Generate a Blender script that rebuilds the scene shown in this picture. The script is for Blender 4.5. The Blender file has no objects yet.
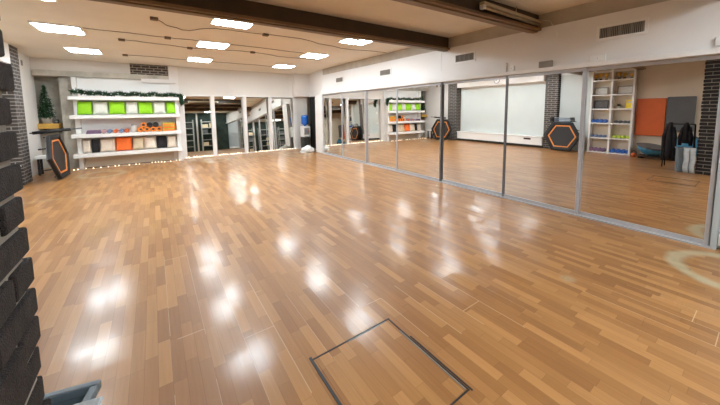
import bpy, bmesh, math, random
from mathutils import Vector, Matrix
random.seed(7)
S = bpy.context.scene
C = S.collection
R = math.radians
W, D, H = 4.76, 10.83, 2.88          # mirror plane, far wall plane, ceiling height

# ------------------------------------------------------------------ materials
def lin(c):
    c = c.lstrip('#')
    v = [int(c[i:i+2], 16)/255 for i in (0, 2, 4)]
    return tuple(x/12.92 if x <= .04045 else ((x+.055)/1.055)**2.4 for x in v) + (1,)

def nodes(name):
    m = bpy.data.materials.new(name); m.use_nodes = True
    nt = m.node_tree
    return m, nt, nt.nodes['Principled BSDF']

def mat(name, col, rough=.6, metal=0, var=.08, scale=6, bump=0, emit=0, spec=.5):
    m, nt, b = nodes(name)
    c = lin(col)
    tc = nt.nodes.new('ShaderNodeNewGeometry')
    n = nt.nodes.new('ShaderNodeTexNoise'); n.inputs['Scale'].default_value = scale; n.inputs['Detail'].default_value = 4
    nt.links.new(tc.outputs['Position'], n.inputs['Vector'])
    r = nt.nodes.new('ShaderNodeValToRGB')
    r.color_ramp.elements[0].position = .3; r.color_ramp.elements[1].position = .7
    r.color_ramp.elements[0].color = tuple(x*(1-var) for x in c[:3]) + (1,)
    r.color_ramp.elements[1].color = tuple(min(1, x*(1+var)) for x in c[:3]) + (1,)
    nt.links.new(n.outputs['Fac'], r.inputs['Fac'])
    nt.links.new(r.outputs['Color'], b.inputs['Base Color'])
    b.inputs['Roughness'].default_value = rough; b.inputs['Metallic'].default_value = metal
    b.inputs['Specular IOR Level'].default_value = spec
    if bump:
        bp = nt.nodes.new('ShaderNodeBump'); bp.inputs['Strength'].default_value = bump; bp.inputs['Distance'].default_value = .01
        n2 = nt.nodes.new('ShaderNodeTexNoise'); n2.inputs['Scale'].default_value = scale*8
        nt.links.new(tc.outputs['Position'], n2.inputs['Vector'])
        nt.links.new(n2.outputs['Fac'], bp.inputs['Height']); nt.links.new(bp.outputs['Normal'], b.inputs['Normal'])
    if emit:
        nt.links.new(r.outputs['Color'], b.inputs['Emission Color']); b.inputs['Emission Strength'].default_value = emit
    return m

def math_node(nt, op, a, b=None, c=None):
    n = nt.nodes.new('ShaderNodeMath'); n.operation = op
    for i, v in enumerate((a, b, c)):
        if v is None: continue
        if isinstance(v, (int, float)): n.inputs[i].default_value = v
        else: nt.links.new(v, n.inputs[i])
    return n.outputs[0]

def floor_material():
    m, nt, b = nodes('laminate_floor')
    L = nt.links.new
    g = nt.nodes.new('ShaderNodeNewGeometry')
    sp = nt.nodes.new('ShaderNodeSeparateXYZ'); L(g.outputs['Position'], sp.inputs[0])
    x, y = sp.outputs['X'], sp.outputs['Y']
    M = lambda op, a, b=None, c=None: math_node(nt, op, a, b, c)
    SW, SL = .0667, .38
    row = M('FLOOR', M('DIVIDE', x, SW))
    wn = nt.nodes.new('ShaderNodeTexWhiteNoise'); wn.noise_dimensions = '1D'; L(row, wn.inputs['W'])
    yo = M('DIVIDE', M('ADD', y, M('MULTIPLY', wn.outputs['Value'], 7.3)), SL)
    col = M('FLOOR', yo)
    cv = nt.nodes.new('ShaderNodeCombineXYZ'); L(row, cv.inputs[0]); L(col, cv.inputs[1])
    w2 = nt.nodes.new('ShaderNodeTexWhiteNoise'); w2.noise_dimensions = '2D'; L(cv.outputs[0], w2.inputs['Vector'])
    # grain
    mp = nt.nodes.new('ShaderNodeMapping'); mp.inputs['Scale'].default_value = (60, 3.2, 1); L(g.outputs['Position'], mp.inputs['Vector'])
    off = nt.nodes.new('ShaderNodeVectorMath'); off.operation = 'ADD'; L(mp.outputs[0], off.inputs[0])
    sc = nt.nodes.new('ShaderNodeVectorMath'); sc.operation = 'SCALE'; L(w2.outputs['Color'], sc.inputs[0]); sc.inputs['Scale'].default_value = 40
    L(sc.outputs[0], off.inputs[1])
    gn = nt.nodes.new('ShaderNodeTexNoise'); gn.inputs['Scale'].default_value = 1; gn.inputs['Detail'].default_value = 5; L(off.outputs[0], gn.inputs['Vector'])
    fac = M('ADD', M('MULTIPLY', w2.outputs['Value'], .62), M('MULTIPLY', gn.outputs['Fac'], .42))
    rp = nt.nodes.new('ShaderNodeValToRGB'); L(fac, rp.inputs['Fac'])
    e = rp.color_ramp.elements
    e[0].position = .1; e[0].color = lin('#8c5e35')
    e[1].position = .95; e[1].color = lin('#b98653')
    k = e.new(.5); k.color = lin('#a07040')
    k = e.new(.72); k.color = lin('#ad7e4b')
    # seams : strip edges faint, plank edges every three strips stronger
    def edge(v, w):
        f = M('FRACT', v); return M('LESS_THAN', M('MINIMUM', f, M('SUBTRACT', 1., f)), w)
    s1 = M('MAXIMUM', edge(M('DIVIDE', x, SW), .022), edge(yo, .0035))
    px = M('DIVIDE', x, SW*3)
    prow = M('FLOOR', px)
    w3 = nt.nodes.new('ShaderNodeTexWhiteNoise'); w3.noise_dimensions = '1D'; L(prow, w3.inputs['W'])
    py = M('DIVIDE', M('ADD', y, M('MULTIPLY', w3.outputs['Value'], 5.1)), 1.29)
    s2 = M('MAXIMUM', edge(px, .012), edge(py, .002))
    # only some plank joints are swollen and pale
    bl = nt.nodes.new('ShaderNodeTexNoise'); bl.inputs['Scale'].default_value = .55; L(g.outputs['Position'], bl.inputs['Vector'])
    pale = M('MULTIPLY', s2, M('MULTIPLY', M('GREATER_THAN', bl.outputs['Fac'], .52), M('GREATER_THAN', w3.outputs['Value'], .45)))
    mx = nt.nodes.new('ShaderNodeMix'); mx.data_type = 'RGBA'; mx.blend_type = 'MULTIPLY'
    L(M('MULTIPLY', s1, .35), mx.inputs[0]); L(rp.outputs[0], mx.inputs[6]); mx.inputs[7].default_value = (.35, .3, .25, 1)
    m2 = nt.nodes.new('ShaderNodeMix'); m2.data_type = 'RGBA'; L(M('MULTIPLY', pale, .5), m2.inputs[0]); L(mx.outputs[2], m2.inputs[6]); m2.inputs[7].default_value = lin('#dcc3a0')
    # worn rings and patches
    wob = nt.nodes.new('ShaderNodeTexNoise'); wob.inputs['Scale'].default_value = 5; L(g.outputs['Position'], wob.inputs['Vector'])
    worn = None
    def ring(cx, cy, rr, wd, k, ax=1.):
        d = M('SQRT', M('ADD', M('POWER', M('SUBTRACT', x, cx), 2.), M('POWER', M('MULTIPLY', M('SUBTRACT', y, cy), ax), 2.)))
        a = M('ABSOLUTE', M('SUBTRACT', d, rr))
        a = M('ADD', a, M('MULTIPLY', M('SUBTRACT', wob.outputs['Fac'], .5), wd*.9))
        v = M('MULTIPLY', M('SUBTRACT', 1., M('SMOOTH_MIN', M('MAXIMUM', M('DIVIDE', a, wd), 0.), 1., .1)), k)
        return M('MAXIMUM', v, 0.)
    for a in ((4.2, .1, .42, .085, 1.5), (-1.1, 9.4, .4, .13, .8), (1.5, 9.93, .35, .12, .7), (4.0, 9.5, .4, .12, .7), (2.9, .98, .02, .06, .8)):
        v = ring(*a); worn = v if worn is None else M('MAXIMUM', worn, v)
    v = M('MULTIPLY', M('LESS_THAN', M('ABSOLUTE', M('SUBTRACT', y, M('ADD', 6.97, M('MULTIPLY', x, -.12)))), .07), M('LESS_THAN', M('ABSOLUTE', M('ADD', x, 1.45)), .6))
    worn = M('MAXIMUM', worn, M('MULTIPLY', v, M('MULTIPLY', wob.outputs['Fac'], .55)))
    m3 = nt.nodes.new('ShaderNodeMix'); m3.data_type = 'RGBA'; L(M('MULTIPLY', M('MINIMUM', worn, 1.), .62), m3.inputs[0]); L(m2.outputs[2], m3.inputs[6]); m3.inputs[7].default_value = lin('#b9b698')
    L(m3.outputs[2], b.inputs['Base Color'])
    # gloss: uneven, slightly wavy boards
    rn = nt.nodes.new('ShaderNodeTexNoise'); rn.inputs['Scale'].default_value = 3; rn.inputs['Detail'].default_value = 6; L(g.outputs['Position'], rn.inputs['Vector'])
    b.inputs['Roughness'].default_value = .42; b.inputs['Specular IOR Level'].default_value = .4
    b.inputs['Coat Weight'].default_value = .42; b.inputs['Coat IOR'].default_value = 1.45
    L(M('ADD', .08, M('MULTIPLY', rn.outputs['Fac'], .16)), b.inputs['Coat Roughness'])
    bp = nt.nodes.new('ShaderNodeBump'); bp.inputs['Strength'].default_value = .16; bp.inputs['Distance'].default_value = .004
    hs = M('ADD', M('MULTIPLY', gn.outputs['Fac'], .35), M('ADD', M('MULTIPLY', w3.outputs['Value'], .3), M('MULTIPLY', s2, -.8)))
    L(hs, bp.inputs['Height'])
    # every board lies a touch differently
    pid = nt.nodes.new('ShaderNodeCombineXYZ'); L(prow, pid.inputs[0]); L(M('FLOOR', py), pid.inputs[1])
    w4 = nt.nodes.new('ShaderNodeTexWhiteNoise'); w4.noise_dimensions = '2D'; L(pid.outputs[0], w4.inputs['Vector'])
    sb = nt.nodes.new('ShaderNodeVectorMath'); sb.operation = 'SUBTRACT'; L(w4.outputs['Color'], sb.inputs[0]); sb.inputs[1].default_value = (.5, .5, .5)
    ms = nt.nodes.new('ShaderNodeVectorMath'); ms.operation = 'MULTIPLY'; L(sb.outputs[0], ms.inputs[0]); ms.inputs[1].default_value = (.034, .06, 0)
    ad = nt.nodes.new('ShaderNodeVectorMath'); ad.operation = 'ADD'; L(bp.outputs['Normal'], ad.inputs[0]); L(ms.outputs[0], ad.inputs[1])
    nm = nt.nodes.new('ShaderNodeVectorMath'); nm.operation = 'NORMALIZE'; L(ad.outputs[0], nm.inputs[0])
    L(nm.outputs[0], b.inputs['Normal']); L(nm.outputs[0], b.inputs['Coat Normal'])
    return m

def brick_material(name, c1, c2, mortar, bw=.25, bh=.072, mw=.011, rough=.8):
    m, nt, b = nodes(name)
    L = nt.links.new
    g = nt.nodes.new('ShaderNodeNewGeometry')
    sp = nt.nodes.new('ShaderNodeSeparateXYZ'); L(g.outputs['Position'], sp.inputs[0])
    sn = nt.nodes.new('ShaderNodeSeparateXYZ'); L(g.outputs['True Normal'], sn.inputs[0])
    isx = math_node(nt, 'GREATER_THAN', math_node(nt, 'ABSOLUTE', sn.outputs['X']), .6)
    mu = nt.nodes.new('ShaderNodeMix'); L(isx, mu.inputs[0]); L(sp.outputs['X'], mu.inputs[2]); L(sp.outputs['Y'], mu.inputs[3])
    cv = nt.nodes.new('ShaderNodeCombineXYZ'); L(mu.outputs[0], cv.inputs[0]); L(sp.outputs['Z'], cv.inputs[1])
    t = nt.nodes.new('ShaderNodeTexBrick'); L(cv.outputs[0], t.inputs['Vector'])
    t.inputs['Scale'].default_value = 1; t.inputs['Brick Width'].default_value = bw; t.inputs['Row Height'].default_value = bh
    t.inputs['Mortar Size'].default_value = mw; t.inputs['Mortar Smooth'].default_value = .2
    t.inputs['Color1'].default_value = lin(c1); t.inputs['Color2'].default_value = lin(c2); t.inputs['Mortar'].default_value = lin(mortar)
    L(t.outputs['Color'], b.inputs['Base Color']); b.inputs['Roughness'].default_value = rough
    bp = nt.nodes.new('ShaderNodeBump'); bp.invert = True; bp.inputs['Strength'].default_value = .6; bp.inputs['Distance'].default_value = .01
    L(t.outputs['Fac'], bp.inputs['Height']); L(bp.outputs['Normal'], b.inputs['Normal'])
    return m

def mirror_material(name, col):
    m, nt, b = nodes(name)
    g = nt.nodes.new('ShaderNodeNewGeometry'); n = nt.nodes.new('ShaderNodeTexNoise'); n.inputs['Scale'].default_value = 2
    nt.links.new(g.outputs['Position'], n.inputs['Vector'])
    r = nt.nodes.new('ShaderNodeValToRGB'); c = lin(col)
    r.color_ramp.elements[0].color = tuple(x*.97 for x in c[:3])+(1,); r.color_ramp.elements[1].color = c
    nt.links.new(n.outputs['Fac'], r.inputs['Fac']); nt.links.new(r.outputs['Color'], b.inputs['Base Color'])
    b.inputs['Metallic'].default_value = 1; b.inputs['Roughness'].default_value = 0
    return m

M = dict(
    floor=floor_material(),
    screen=mat('screen_fabric', '#c9cfcc', .7, var=.02, scale=2),
    rackm=mat('grey_white_rack', '#a9aaa4', .5, var=.05),
    white=mat('white_paint', '#e6e3e0', .55, var=.02, scale=2),
    wall=mat('white_wall', '#dedad4', .7, var=.03, scale=1.5),
    cream=mat('cream_wall', '#d3c6b2', .7, var=.04, scale=1.5),
    greywall=mat('grey_blue_wall', '#aeb4b6', .6, var=.04, scale=2),
    ceil=mat('ceiling_paint', '#e9e1d2', .8, var=.04, scale=1.3),
    shade=mat('shaded_plaster', '#b9b2a6', .8, var=.1, scale=4),  # plaster greyed: shadow of the cove above the casing put into the colour
    conc=mat('raw_concrete', '#bdb8ac', .9, var=.2, scale=5, bump=.3),
    beam=mat('dark_brown_steel', '#40301f', .45, var=.15, scale=5),
    beam2=mat('lit_brown_flange', '#7a6143', .45, var=.15, scale=5),  # lighter than the web: floor bounce on the underside put into the colour
    bulk=mat('white_casing_panel', '#e4e2e0', .4, var=.02, scale=1),
    lam=mat('white_laminate', '#ecebe8', .35, var=.015, scale=2),
    alu=mat('brushed_aluminium', '#b9b9bd', .4, metal=.35, var=.05, scale=10),
    alud=mat('dark_aluminium', '#6c6a6c', .4, metal=.3, var=.05, scale=10),
    mirror=mirror_material('mirror_glass', '#f4f2f0'),
    mirror2=mirror_material('dim_mirror_glass', '#e3e3de'),
    brick=brick_material('dark_brick', '#3c3634', '#4b4441', '#8f8982', mw=.009),
    brickn=brick_material('small_dark_brick', '#3a302b', '#463b35', '#a39a8e', bw=.2, bh=.075),
    stone=mat('rough_dark_brick', '#251f1d', .85, var=.5, scale=30, bump=.8),
    mortar=mat('grey_mortar', '#8d857a', .9, var=.2, scale=12, bump=.4),
    tube=mat('lit_tube', '#e9f4fa', .5, var=.01, emit=40),
    metalw=mat('white_enamel', '#e8e8e6', .35, var=.02),
    dull=mat('dull_beige_enamel', '#b9ab90', .5, var=.06),
    dark=mat('dark_slot', '#2a2724', .8, var=.1),
    grille=mat('grey_grille', '#8c8780', .6, var=.08),
    cable=mat('brown_cable', '#6e5a45', .7, var=.1),
    green=mat('lime_fabric', '#93cf1c', .8, var=.06, scale=20),
    offw=mat('off_white_fabric', '#dad9cf', .85, var=.05, scale=20),
    creamf=mat('cream_fabric', '#e4d4c2', .85, var=.05, scale=20),
    beige=mat('beige_fabric', '#d8c5a4', .85, var=.05, scale=20),
    black=mat('black_fabric', '#232024', .9, var=.2, scale=20),
    orange=mat('orange_fabric', '#f2702a', .8, var=.06, scale=20),
    purple=mat('mauve_fabric', '#7a5f7c', .85, var=.15, scale=30),
    pink=mat('dusty_pink_rubber', '#b98f93', .6, var=.1),
    blueg=mat('grey_blue_rubber', '#6f83a8', .6, var=.1),
    redo=mat('orange_red_rubber', '#d0622f', .6, var=.1),
    foamo=mat('orange_foam', '#f0862c', .6, var=.06),
    foamb=mat('black_foam', '#262322', .7, var=.2),
    foamy=mat('yellow_green_foam', '#c3a63a', .6, var=.06),
    glass=mat('cloudy_jar_glass', '#cdcbc6', .2, var=.03),
    fir=mat('dark_fir_needles', '#1f4a2b', .7, var=.35, scale=30),
    bark=mat('brown_bark', '#4b3524', .9, var=.2),
    potm=mat('grey_white_ceramic', '#b5b0a8', .5, var=.06),
    wood=mat('yellow_pine', '#c49a45', .5, var=.12, scale=9),
    rub=mat('black_rubber', '#19191b', .55, var=.2),
    matm=mat('charcoal_mesh', '#2c2a2a', .65, var=.12, scale=40),
    oring=mat('orange_band', '#e38a3b', .6, var=.08),
    steel=mat('blue_grey_tube', '#7f8da0', .35, metal=.5, var=.05),
    omat=mat('orange_vinyl', '#d2622a', .5, var=.04),
    gmat=mat('grey_vinyl', '#5d5f61', .5, var=.05),
    blue=mat('blue_plastic', '#2f62b4', .35, var=.06),
    bottle=mat('blue_bottle', '#2463bd', .12, var=.06),
    bosu=mat('teal_blue_rubber', '#3b87ab', .35, var=.08),
    lime=mat('yellow_green_vinyl', '#b8cf3f', .5, var=.05),
    gold=mat('gold_metal', '#dcb055', .3, metal=.35, var=.1),
    paper=mat('certificate_paper', '#cfccc4', .6, var=.2, scale=40),
    photo=mat('dark_photo_print', '#55504e', .5, var=.4, scale=30),
    yellow=mat('yellow_card', '#ecd03a', .6, var=.08, scale=20),
    trous=mat('grey_blue_cotton', '#b9bfc1', .9, var=.1, scale=14, bump=.3),
    tub=mat('grey_blue_plastic', '#6d7a82', .45, var=.05),
    seal=mat('black_hatch_seal', '#25272a', .5, var=.2),
    hmet=mat('grey_hatch_metal', '#8d8f8c', .4, metal=.5, var=.1),
    clockf=mat('white_dial', '#f0efec', .4, var=.01),
    dgreen=mat('dark_green_curtain', '#323f38', .9, var=.25, scale=3),
    bulb=mat('warm_bulb', '#ffe6c4', .4, var=.01, emit=2.5),
    bagm=mat('white_plastic_film', '#e4e6e4', .45, var=.04),
    bin=mat('dark_box', '#33302c', .7, var=.2),
    curt=mat('black_curtain', '#1c1a1b', .9, var=.3, scale=8),
)

# ------------------------------------------------------------------ mesh helpers
def box(bm, x0, x1, y0, y1, z0, z1, m=None):
    vs = [bm.verts.new(p) for p in ((x0,y0,z0),(x1,y0,z0),(x1,y1,z0),(x0,y1,z0),(x0,y0,z1),(x1,y0,z1),(x1,y1,z1),(x0,y1,z1))]
    if m is not None:
        for v in vs: v.co = m @ v.co
    for f in ((0,3,2,1),(4,5,6,7),(0,1,5,4),(1,2,6,5),(2,3,7,6),(3,0,4,7)): bm.faces.new([vs[i] for i in f])
    return bm

def frame_axes(d):
    d = d.normalized(); a = Vector((0,0,1)) if abs(d.z) < .9 else Vector((1,0,0))
    u = d.cross(a).normalized(); return u, d.cross(u).normalized()

def tube(bm, pts, r, n=8, closed=False, radii=None):
    pts = [Vector(p) for p in pts]; rings = []
    N = len(pts)
    for i, p in enumerate(pts):
        if closed: d = pts[(i+1) % N]-pts[i-1]
        else: d = pts[min(i+1, N-1)]-pts[max(i-1, 0)]
        u, v = frame_axes(d); rr = radii[i] if radii else r
        rings.append([bm.verts.new(p+(u*math.cos(2*math.pi*k/n)+v*math.sin(2*math.pi*k/n))*rr) for k in range(n)])
    for i in range(N if closed else N-1):
        a, b = rings[i], rings[(i+1) % N]
        for k in range(n): bm.faces.new((a[k], a[(k+1) % n], b[(k+1) % n], b[k]))
    if not closed:
        bm.faces.new(rings[0]); bm.faces.new(rings[-1][::-1])
    return bm

def lathe(bm, prof, n=20, o=(0,0,0), m=None):
    rings = []
    for r, z in prof:
        ring = []
        for k in range(n):
            co = Vector((r*math.cos(2*math.pi*k/n), r*math.sin(2*math.pi*k/n), z))
            if m is not None: co = m @ co
            ring.append(bm.verts.new(co+Vector(o)))
        rings.append(ring)
    for a, b in zip(rings, rings[1:]):
        for k in range(n): bm.faces.new((a[k], a[(k+1) % n], b[(k+1) % n], b[k]))
    bm.faces.new(rings[0][::-1]); bm.faces.new(rings[-1])
    return bm

def prism(bm, poly, z0, z1, m=None):
    lo = [bm.verts.new((x, y, z0)) for x, y in poly]; hi = [bm.verts.new((x, y, z1)) for x, y in poly]
    n = len(poly)
    bm.faces.new(lo[::-1]); bm.faces.new(hi)
    for i in range(n): bm.faces.new((lo[i], lo[(i+1) % n], hi[(i+1) % n], hi[i]))
    if m is not None:
        for v in lo+hi: v.co = m @ v.co
    return bm

def hexring(bm, r0, r1, x0, x1):
    """hexagonal ring in the YZ plane, flat sides up and down, from radius r0 to r1"""
    def P(r, x): return [bm.verts.new((x, r*math.cos(R(60*k)), r*math.sin(R(60*k)))) for k in range(6)]
    a, b, c, d = P(r0, x0), P(r1, x0), P(r0, x1), P(r1, x1)
    for k in range(6):
        j = (k+1) % 6
        bm.faces.new((a[k], a[j], b[j], b[k])); bm.faces.new((c[k], d[k], d[j], c[j]))
        bm.faces.new((b[k], b[j], d[j], d[k])); bm.faces.new((a[k], c[k], c[j], a[j]))
    return bm

def B(): return bmesh.new()

def obj(name, bm, m, parent=None, bevel=0, smooth=False, loc=None, rot=None):
    bmesh.ops.recalc_face_normals(bm, faces=bm.faces[:])
    me = bpy.data.meshes.new(name); bm.to_mesh(me); bm.free()
    if smooth:
        for p in me.polygons: p.use_smooth = True
    me.materials.append(M[m] if isinstance(m, str) else m)
    o = bpy.data.objects.new(name, me); C.objects.link(o)
    if parent: o.parent = parent
    if loc: o.location = loc
    if rot: o.rotation_euler = rot
    if bevel:
        bv = o.modifiers.new('bevel', 'BEVEL'); bv.width = bevel; bv.segments = 2; bv.limit_method = 'ANGLE'
    return o

def tag(o, label, cat, group=None, kind=None):
    o['label'] = label; o['category'] = cat
    if group: o['group'] = group
    if kind: o['kind'] = kind
    return o

def thing(name, label, cat, loc=(0,0,0), rot=(0,0,0), group=None):
    o = bpy.data.objects.new(name, None); C.objects.link(o)
    o.empty_display_size = .1
    o.location = loc; o.rotation_euler = rot
    return tag(o, label, cat, group)

def struct(name, bm, m, bevel=0):
    o = obj(name, bm, m, bevel=bevel); o['kind'] = 'structure'; return o

def copy_tree(o, parent=None):
    c = o.copy(); C.objects.link(c)
    if parent: c.parent = parent
    for ch in list(o.children): copy_tree(ch, c)
    return c

# ------------------------------------------------------------------ room shell
YB = -3.6
struct('floor', box(B(), -2.75, 5.6, YB, 11.6, -.1, 0), 'floor')
struct('ceiling', box(B(), -2.75, 5.6, YB, 11.6, H, H+.1), 'ceil')
struct('wall_left', box(B(), -2.75, -2.62, YB, 11.6, 0, H), 'cream')
bm = B(); box(bm, 4.84, 4.95, YB, 9.08, 0, 2.08)
struct('wall_right', bm, 'greywall')
struct('wall_right_upper', box(B(), 4.81, 5.2, YB, 9.06, 2.672, H), 'shade')
struct('wall_back', box(B(), -2.75, 5.6, YB-.1, YB, 0, H), 'dgreen')
# far wall pieces
bm = B()
box(bm, -2.62, .7, D, 11.0, 2.58, H)
box(bm, -1.66, .7, D, 11.0, 0, 2.44)
box(bm, .7, 5.0, D, 11.3, 2.02, H)
box(bm, .7, 4.53, 11.15, 11.3, 0, 2.02)
box(bm, 4.53, 5.02, D, 11.3, 0, 2.02)
struct('wall_far', bm, 'wall')
bm = B(); box(bm, -2.62, -1.55, 11.35, 11.5, 0, 2.6); box(bm, -1.98, -1.66, 10.95, 11.35, 0, 2.44); box(bm, -1.66, -1.55, 11.0, 11.35, 0, 2.6); box(bm, -2.62, -1.55, 11.0, 11.35, 2.44, 2.6)
struct('wall_recess', bm, 'conc')
struct('trim_1', box(B(), -2.40, .46, D-.08, D, 2.44, 2.58), 'conc', bevel=.008)       # raw concrete lintel
struct('trim_2', box(B(), -.46, .45, D-.03, D, 2.58, H), 'brickn')                     # brick patch
struct('trim_3', box(B(), -.22, .62, D-.16, D-.08, 2.35, 2.46), 'white', bevel=.006)   # white ledge under it
struct('trim_4', box(B(), .46, .70, D-.07, D, 0, H), 'white')                          # white pilaster
struct('wall_left_far', box(B(), -2.62, -2.43, 9.47, 11.0, 0, H), 'white')
struct('wall_passage', box(B(), 5.45, 5.6, 9.06, 11.3, 0, H), 'shade')
struct('wall_passage_end', box(B(), 5.02, 5.45, 11.2, 11.3, 0, H), 'shade')
struct('trim_5', box(B(), W, 4.9, 9.08, 9.6, 0, 2.02), 'white')                        # end pilaster by the cooler
bm = B()
prism(bm, [(4.80, 9.06), (5.04, 10.6), (4.42, 10.6), (4.42, D), (5.45, D), (5.45, 9.06)], 2.02, H)
struct('trim_6', bm, 'white')                                                           # white casing over the corner
# casing (bulkhead) above the sliding mirrors
bm = B()
for a, b in ((YB, 3.96), (3.96, 7.1), (7.1, 9.04)): box(bm, W, 5.05, a+.003, b-.003, 2.08, 2.67)
box(bm, W-.03, W, 2.63, 9.04, 2.09, 2.235)
struct('bulkhead', bm, 'bulk')['kind'] = 'structure'
struct('trim_7', box(B(), W-.06, W+.08, YB, 9.06, 2.03, 2.085), 'white', bevel=.004)   # upper track
struct('trim_8', box(B(), W-.03, W+.07, .34, 9.06, 0, .018), 'alu')                    # lower track
struct('trim_9', box(B(), W-.02, W+.08, .30, .345, 0, 2.03), 'greywall')               # end jamb
struct('baseboard_right', box(B(), W+.0, W+.08, -3, .295, .045, .16), 'white', bevel=.004)
# far wall white posts and sill of the mirror bays
PX = [.76, 1.634, 2.646, 3.54, 4.5]
bm = B(); box(bm, .70, 4.53, D-.02, D+.06, 1.985, 2.03); box(bm, .70, 4.53, D-.03, D+.06, 0, .03)
struct('trim_10', bm, 'white')
for i, x in enumerate(PX):
    w = .06 if i in (0, 4) else .055
    struct('trim_%d' % (11+i), box(B(), x-w, x+w, D-.04, D+.06, 0, 2.02), 'white', bevel=.004)
# brick pillars of the left wall
struct('brick_pillar', box(B(), -2.62, -2.28, 8.95, 9.45, 0, H), 'brick', bevel=.01)
struct('brick_pillar', box(B(), -2.62, -2.40, 4.68, 5.1, 0, H), 'brick', bevel=.01)

# near brick column with rough projecting bricks
bm = B(); bs = B()
box(bm, -1.05, -.278, .35, 1.018, 0, H)
z = 0; c = 0
while z < H-.02:
    h = min(.063, H-z-.002)
    dx = random.uniform(-.006, .008); dy = random.uniform(-.006, .008)
    y0 = .35; L0 = .21; cut = 1.017+dy
    ys = [cut, cut-(.21 if c % 2 else .10)]
    while ys[-1] > .36: ys.append(max(.35, ys[-1]-.21))
    for k, (a, b) in enumerate(zip(ys, ys[1:])):
        if a-b < .03: continue
        ex = dx if k == 0 else random.uniform(-.006, .006)
        box(bs, -.40 if k == 0 else -.305, -.268+ex, b+.010, a+(.023 if k == 0 else 0), z, z+h)
    xs = [-.405 if c % 2 else -.50]
    while xs[-1] > -1.0: xs.append(max(-1.05, xs[-1]-.21))
    for a, b in zip(xs, xs[1:]):
        box(bs, b+.01, a, 1.0, 1.04+random.uniform(-.006, .006), z, z+h)
    z += .0775; c += 1
struct('brick_column', bm, 'mortar')
o = struct('brick_column_facing', bs, 'stone', bevel=.006)

# brown steel beams under the ceiling (lie along the room's width)
for nm, ya, yb, dn in (('ceiling_beam', 3.86, 4.06, .06), ('ceiling_beam', 2.28, 2.46, .09), ('ceiling_beam', .2, .4, .0)):
    bm = B()
    mm = Matrix.Translation((1.2, (ya+yb)/2, 0)) @ Matrix.Rotation(-dn*.5, 4, 'Z') @ Matrix.Translation((-1.2, -(ya+yb)/2, 0))
    yc = (ya+yb)/2
    box(bm, -2.62, 5.04, yc-.01, yc+.06, 2.66, H, mm)
    struct(nm, bm, 'beam')
    bm = B(); box(bm, -2.62, 4.75, ya, yb, 2.63, 2.665, mm); box(bm, -2.62, 4.75, ya+.05, yb-.05, 2.615, 2.63, mm)
    o = struct('beam_flange', bm, 'beam2')

# ------------------------------------------------------------------ sliding mirror doors
YS = [9.057, 7.787, 6.534, 5.279, 3.952, 2.622, 1.554, .369]
ORD = ['first', 'second', 'third', 'fourth', 'fifth', 'sixth', 'seventh']
WHAT = ['narrowest in view, right beside the water cooler corner', 'second from the water cooler corner', 'third from the water cooler corner',
        'fourth from the water cooler corner, showing the cushion shelves', 'fifth from the water cooler corner, showing half the white screen',
        'showing the white screen end and leaning trampoline', 'largest and nearest, showing orange and grey mats']
for i in range(7):
    a, b = YS[i+1], YS[i]
    off = .0 if i % 2 else .028
    t = thing('mirror_door', 'floor-length sliding mirror door ' + WHAT[i], 'mirror', (W+off, (a+b)/2, .018), group='sliding mirror doors of the long wall')
    hw = (b-a)/2+.012
    x0 = 0
    obj('mirror', box(B(), .006, .016, -hw+.03, hw-.03, .035, 1.98), 'mirror', t)
    sm = 'alud' if i in (3, 4) else 'alu'
    for s in (-1, 1):
        obj('stile', box(B(), -.008, .022, s*hw-(.036 if s > 0 else 0), s*hw+(0 if s > 0 else .036), 0, 2.01), 'alud' if (i in (3, 4) and s < 0) or (i in (4, 5) and s > 0) else 'alu', t, bevel=.003)
    obj('bottom_rail', box(B(), -.004, .02, -hw+.034, hw-.034, 0, .045), 'alu', t)
    obj('top_rail', box(B(), -.004, .02, -hw+.034, hw-.034, 1.965, 2.01), 'alu', t)

# mirrors leaning back inside the white bays of the far wall
TILT = [3.0, 3.0, 4.6, 4.6]
FL = ['beside the end of the cushion shelves', 'second from the cushion shelves', 'third from the cushion shelves', 'nearest the water cooler']
for i in range(4):
    a, b = PX[i]+.05, PX[i+1]-.05
    t = obj('wall_mirror', box(B(), -(b-a)/2, (b-a)/2, 0, .006, 0, 1.97), 'mirror2', loc=((a+b)/2, D+.005, .035), rot=(-R(TILT[i]), 0, 0))
    tag(t, 'tall mirror between white posts on the far wall, ' + FL[i], 'mirror', 'tall mirrors of the far wall')

# ------------------------------------------------------------------ ceiling lights
def ceiling_light(x, y, label):
    t = thing('ceiling_light', label, 'ceiling light', (x, y, H), group='square ceiling lights')
    bm = B()
    for a in (-.28, .28): box(bm, a-.008, a+.008, -.285, .285, -.03, 0)
    for a in (-.28, .28): box(bm, -.285, .285, a-.008, a+.008, -.03, 0)
    box(bm, -.28, .28, -.28, .28, -.012, 0)
    obj('frame', bm, 'metalw', t)
    for k in range(4):
        xc = -.195+.13*k
        bm = B(); prism(bm, [(xc-.057, -.235), (xc-.02, -.255), (xc+.02, -.255), (xc+.057, -.235), (xc+.057, .235), (xc+.02, .255), (xc-.02, .255), (xc-.057, .235)], -.038, -.014)
        obj('tube', bm, 'tube', t, bevel=.008)
    return t
colname = ['on the left', 'over the hall middle', 'by the mirror wall']
rowname = ['just beyond the brown beam', 'in the middle row', 'closest to the far wall']
for j, y in enumerate((4.92, 6.85, 8.95)):
    for i, x in enumerate((-1.16, 1.1, 3.4)):
        ceiling_light(x, y, 'lit square ceiling light %s, %s' % (colname[i], rowname[j]))

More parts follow.
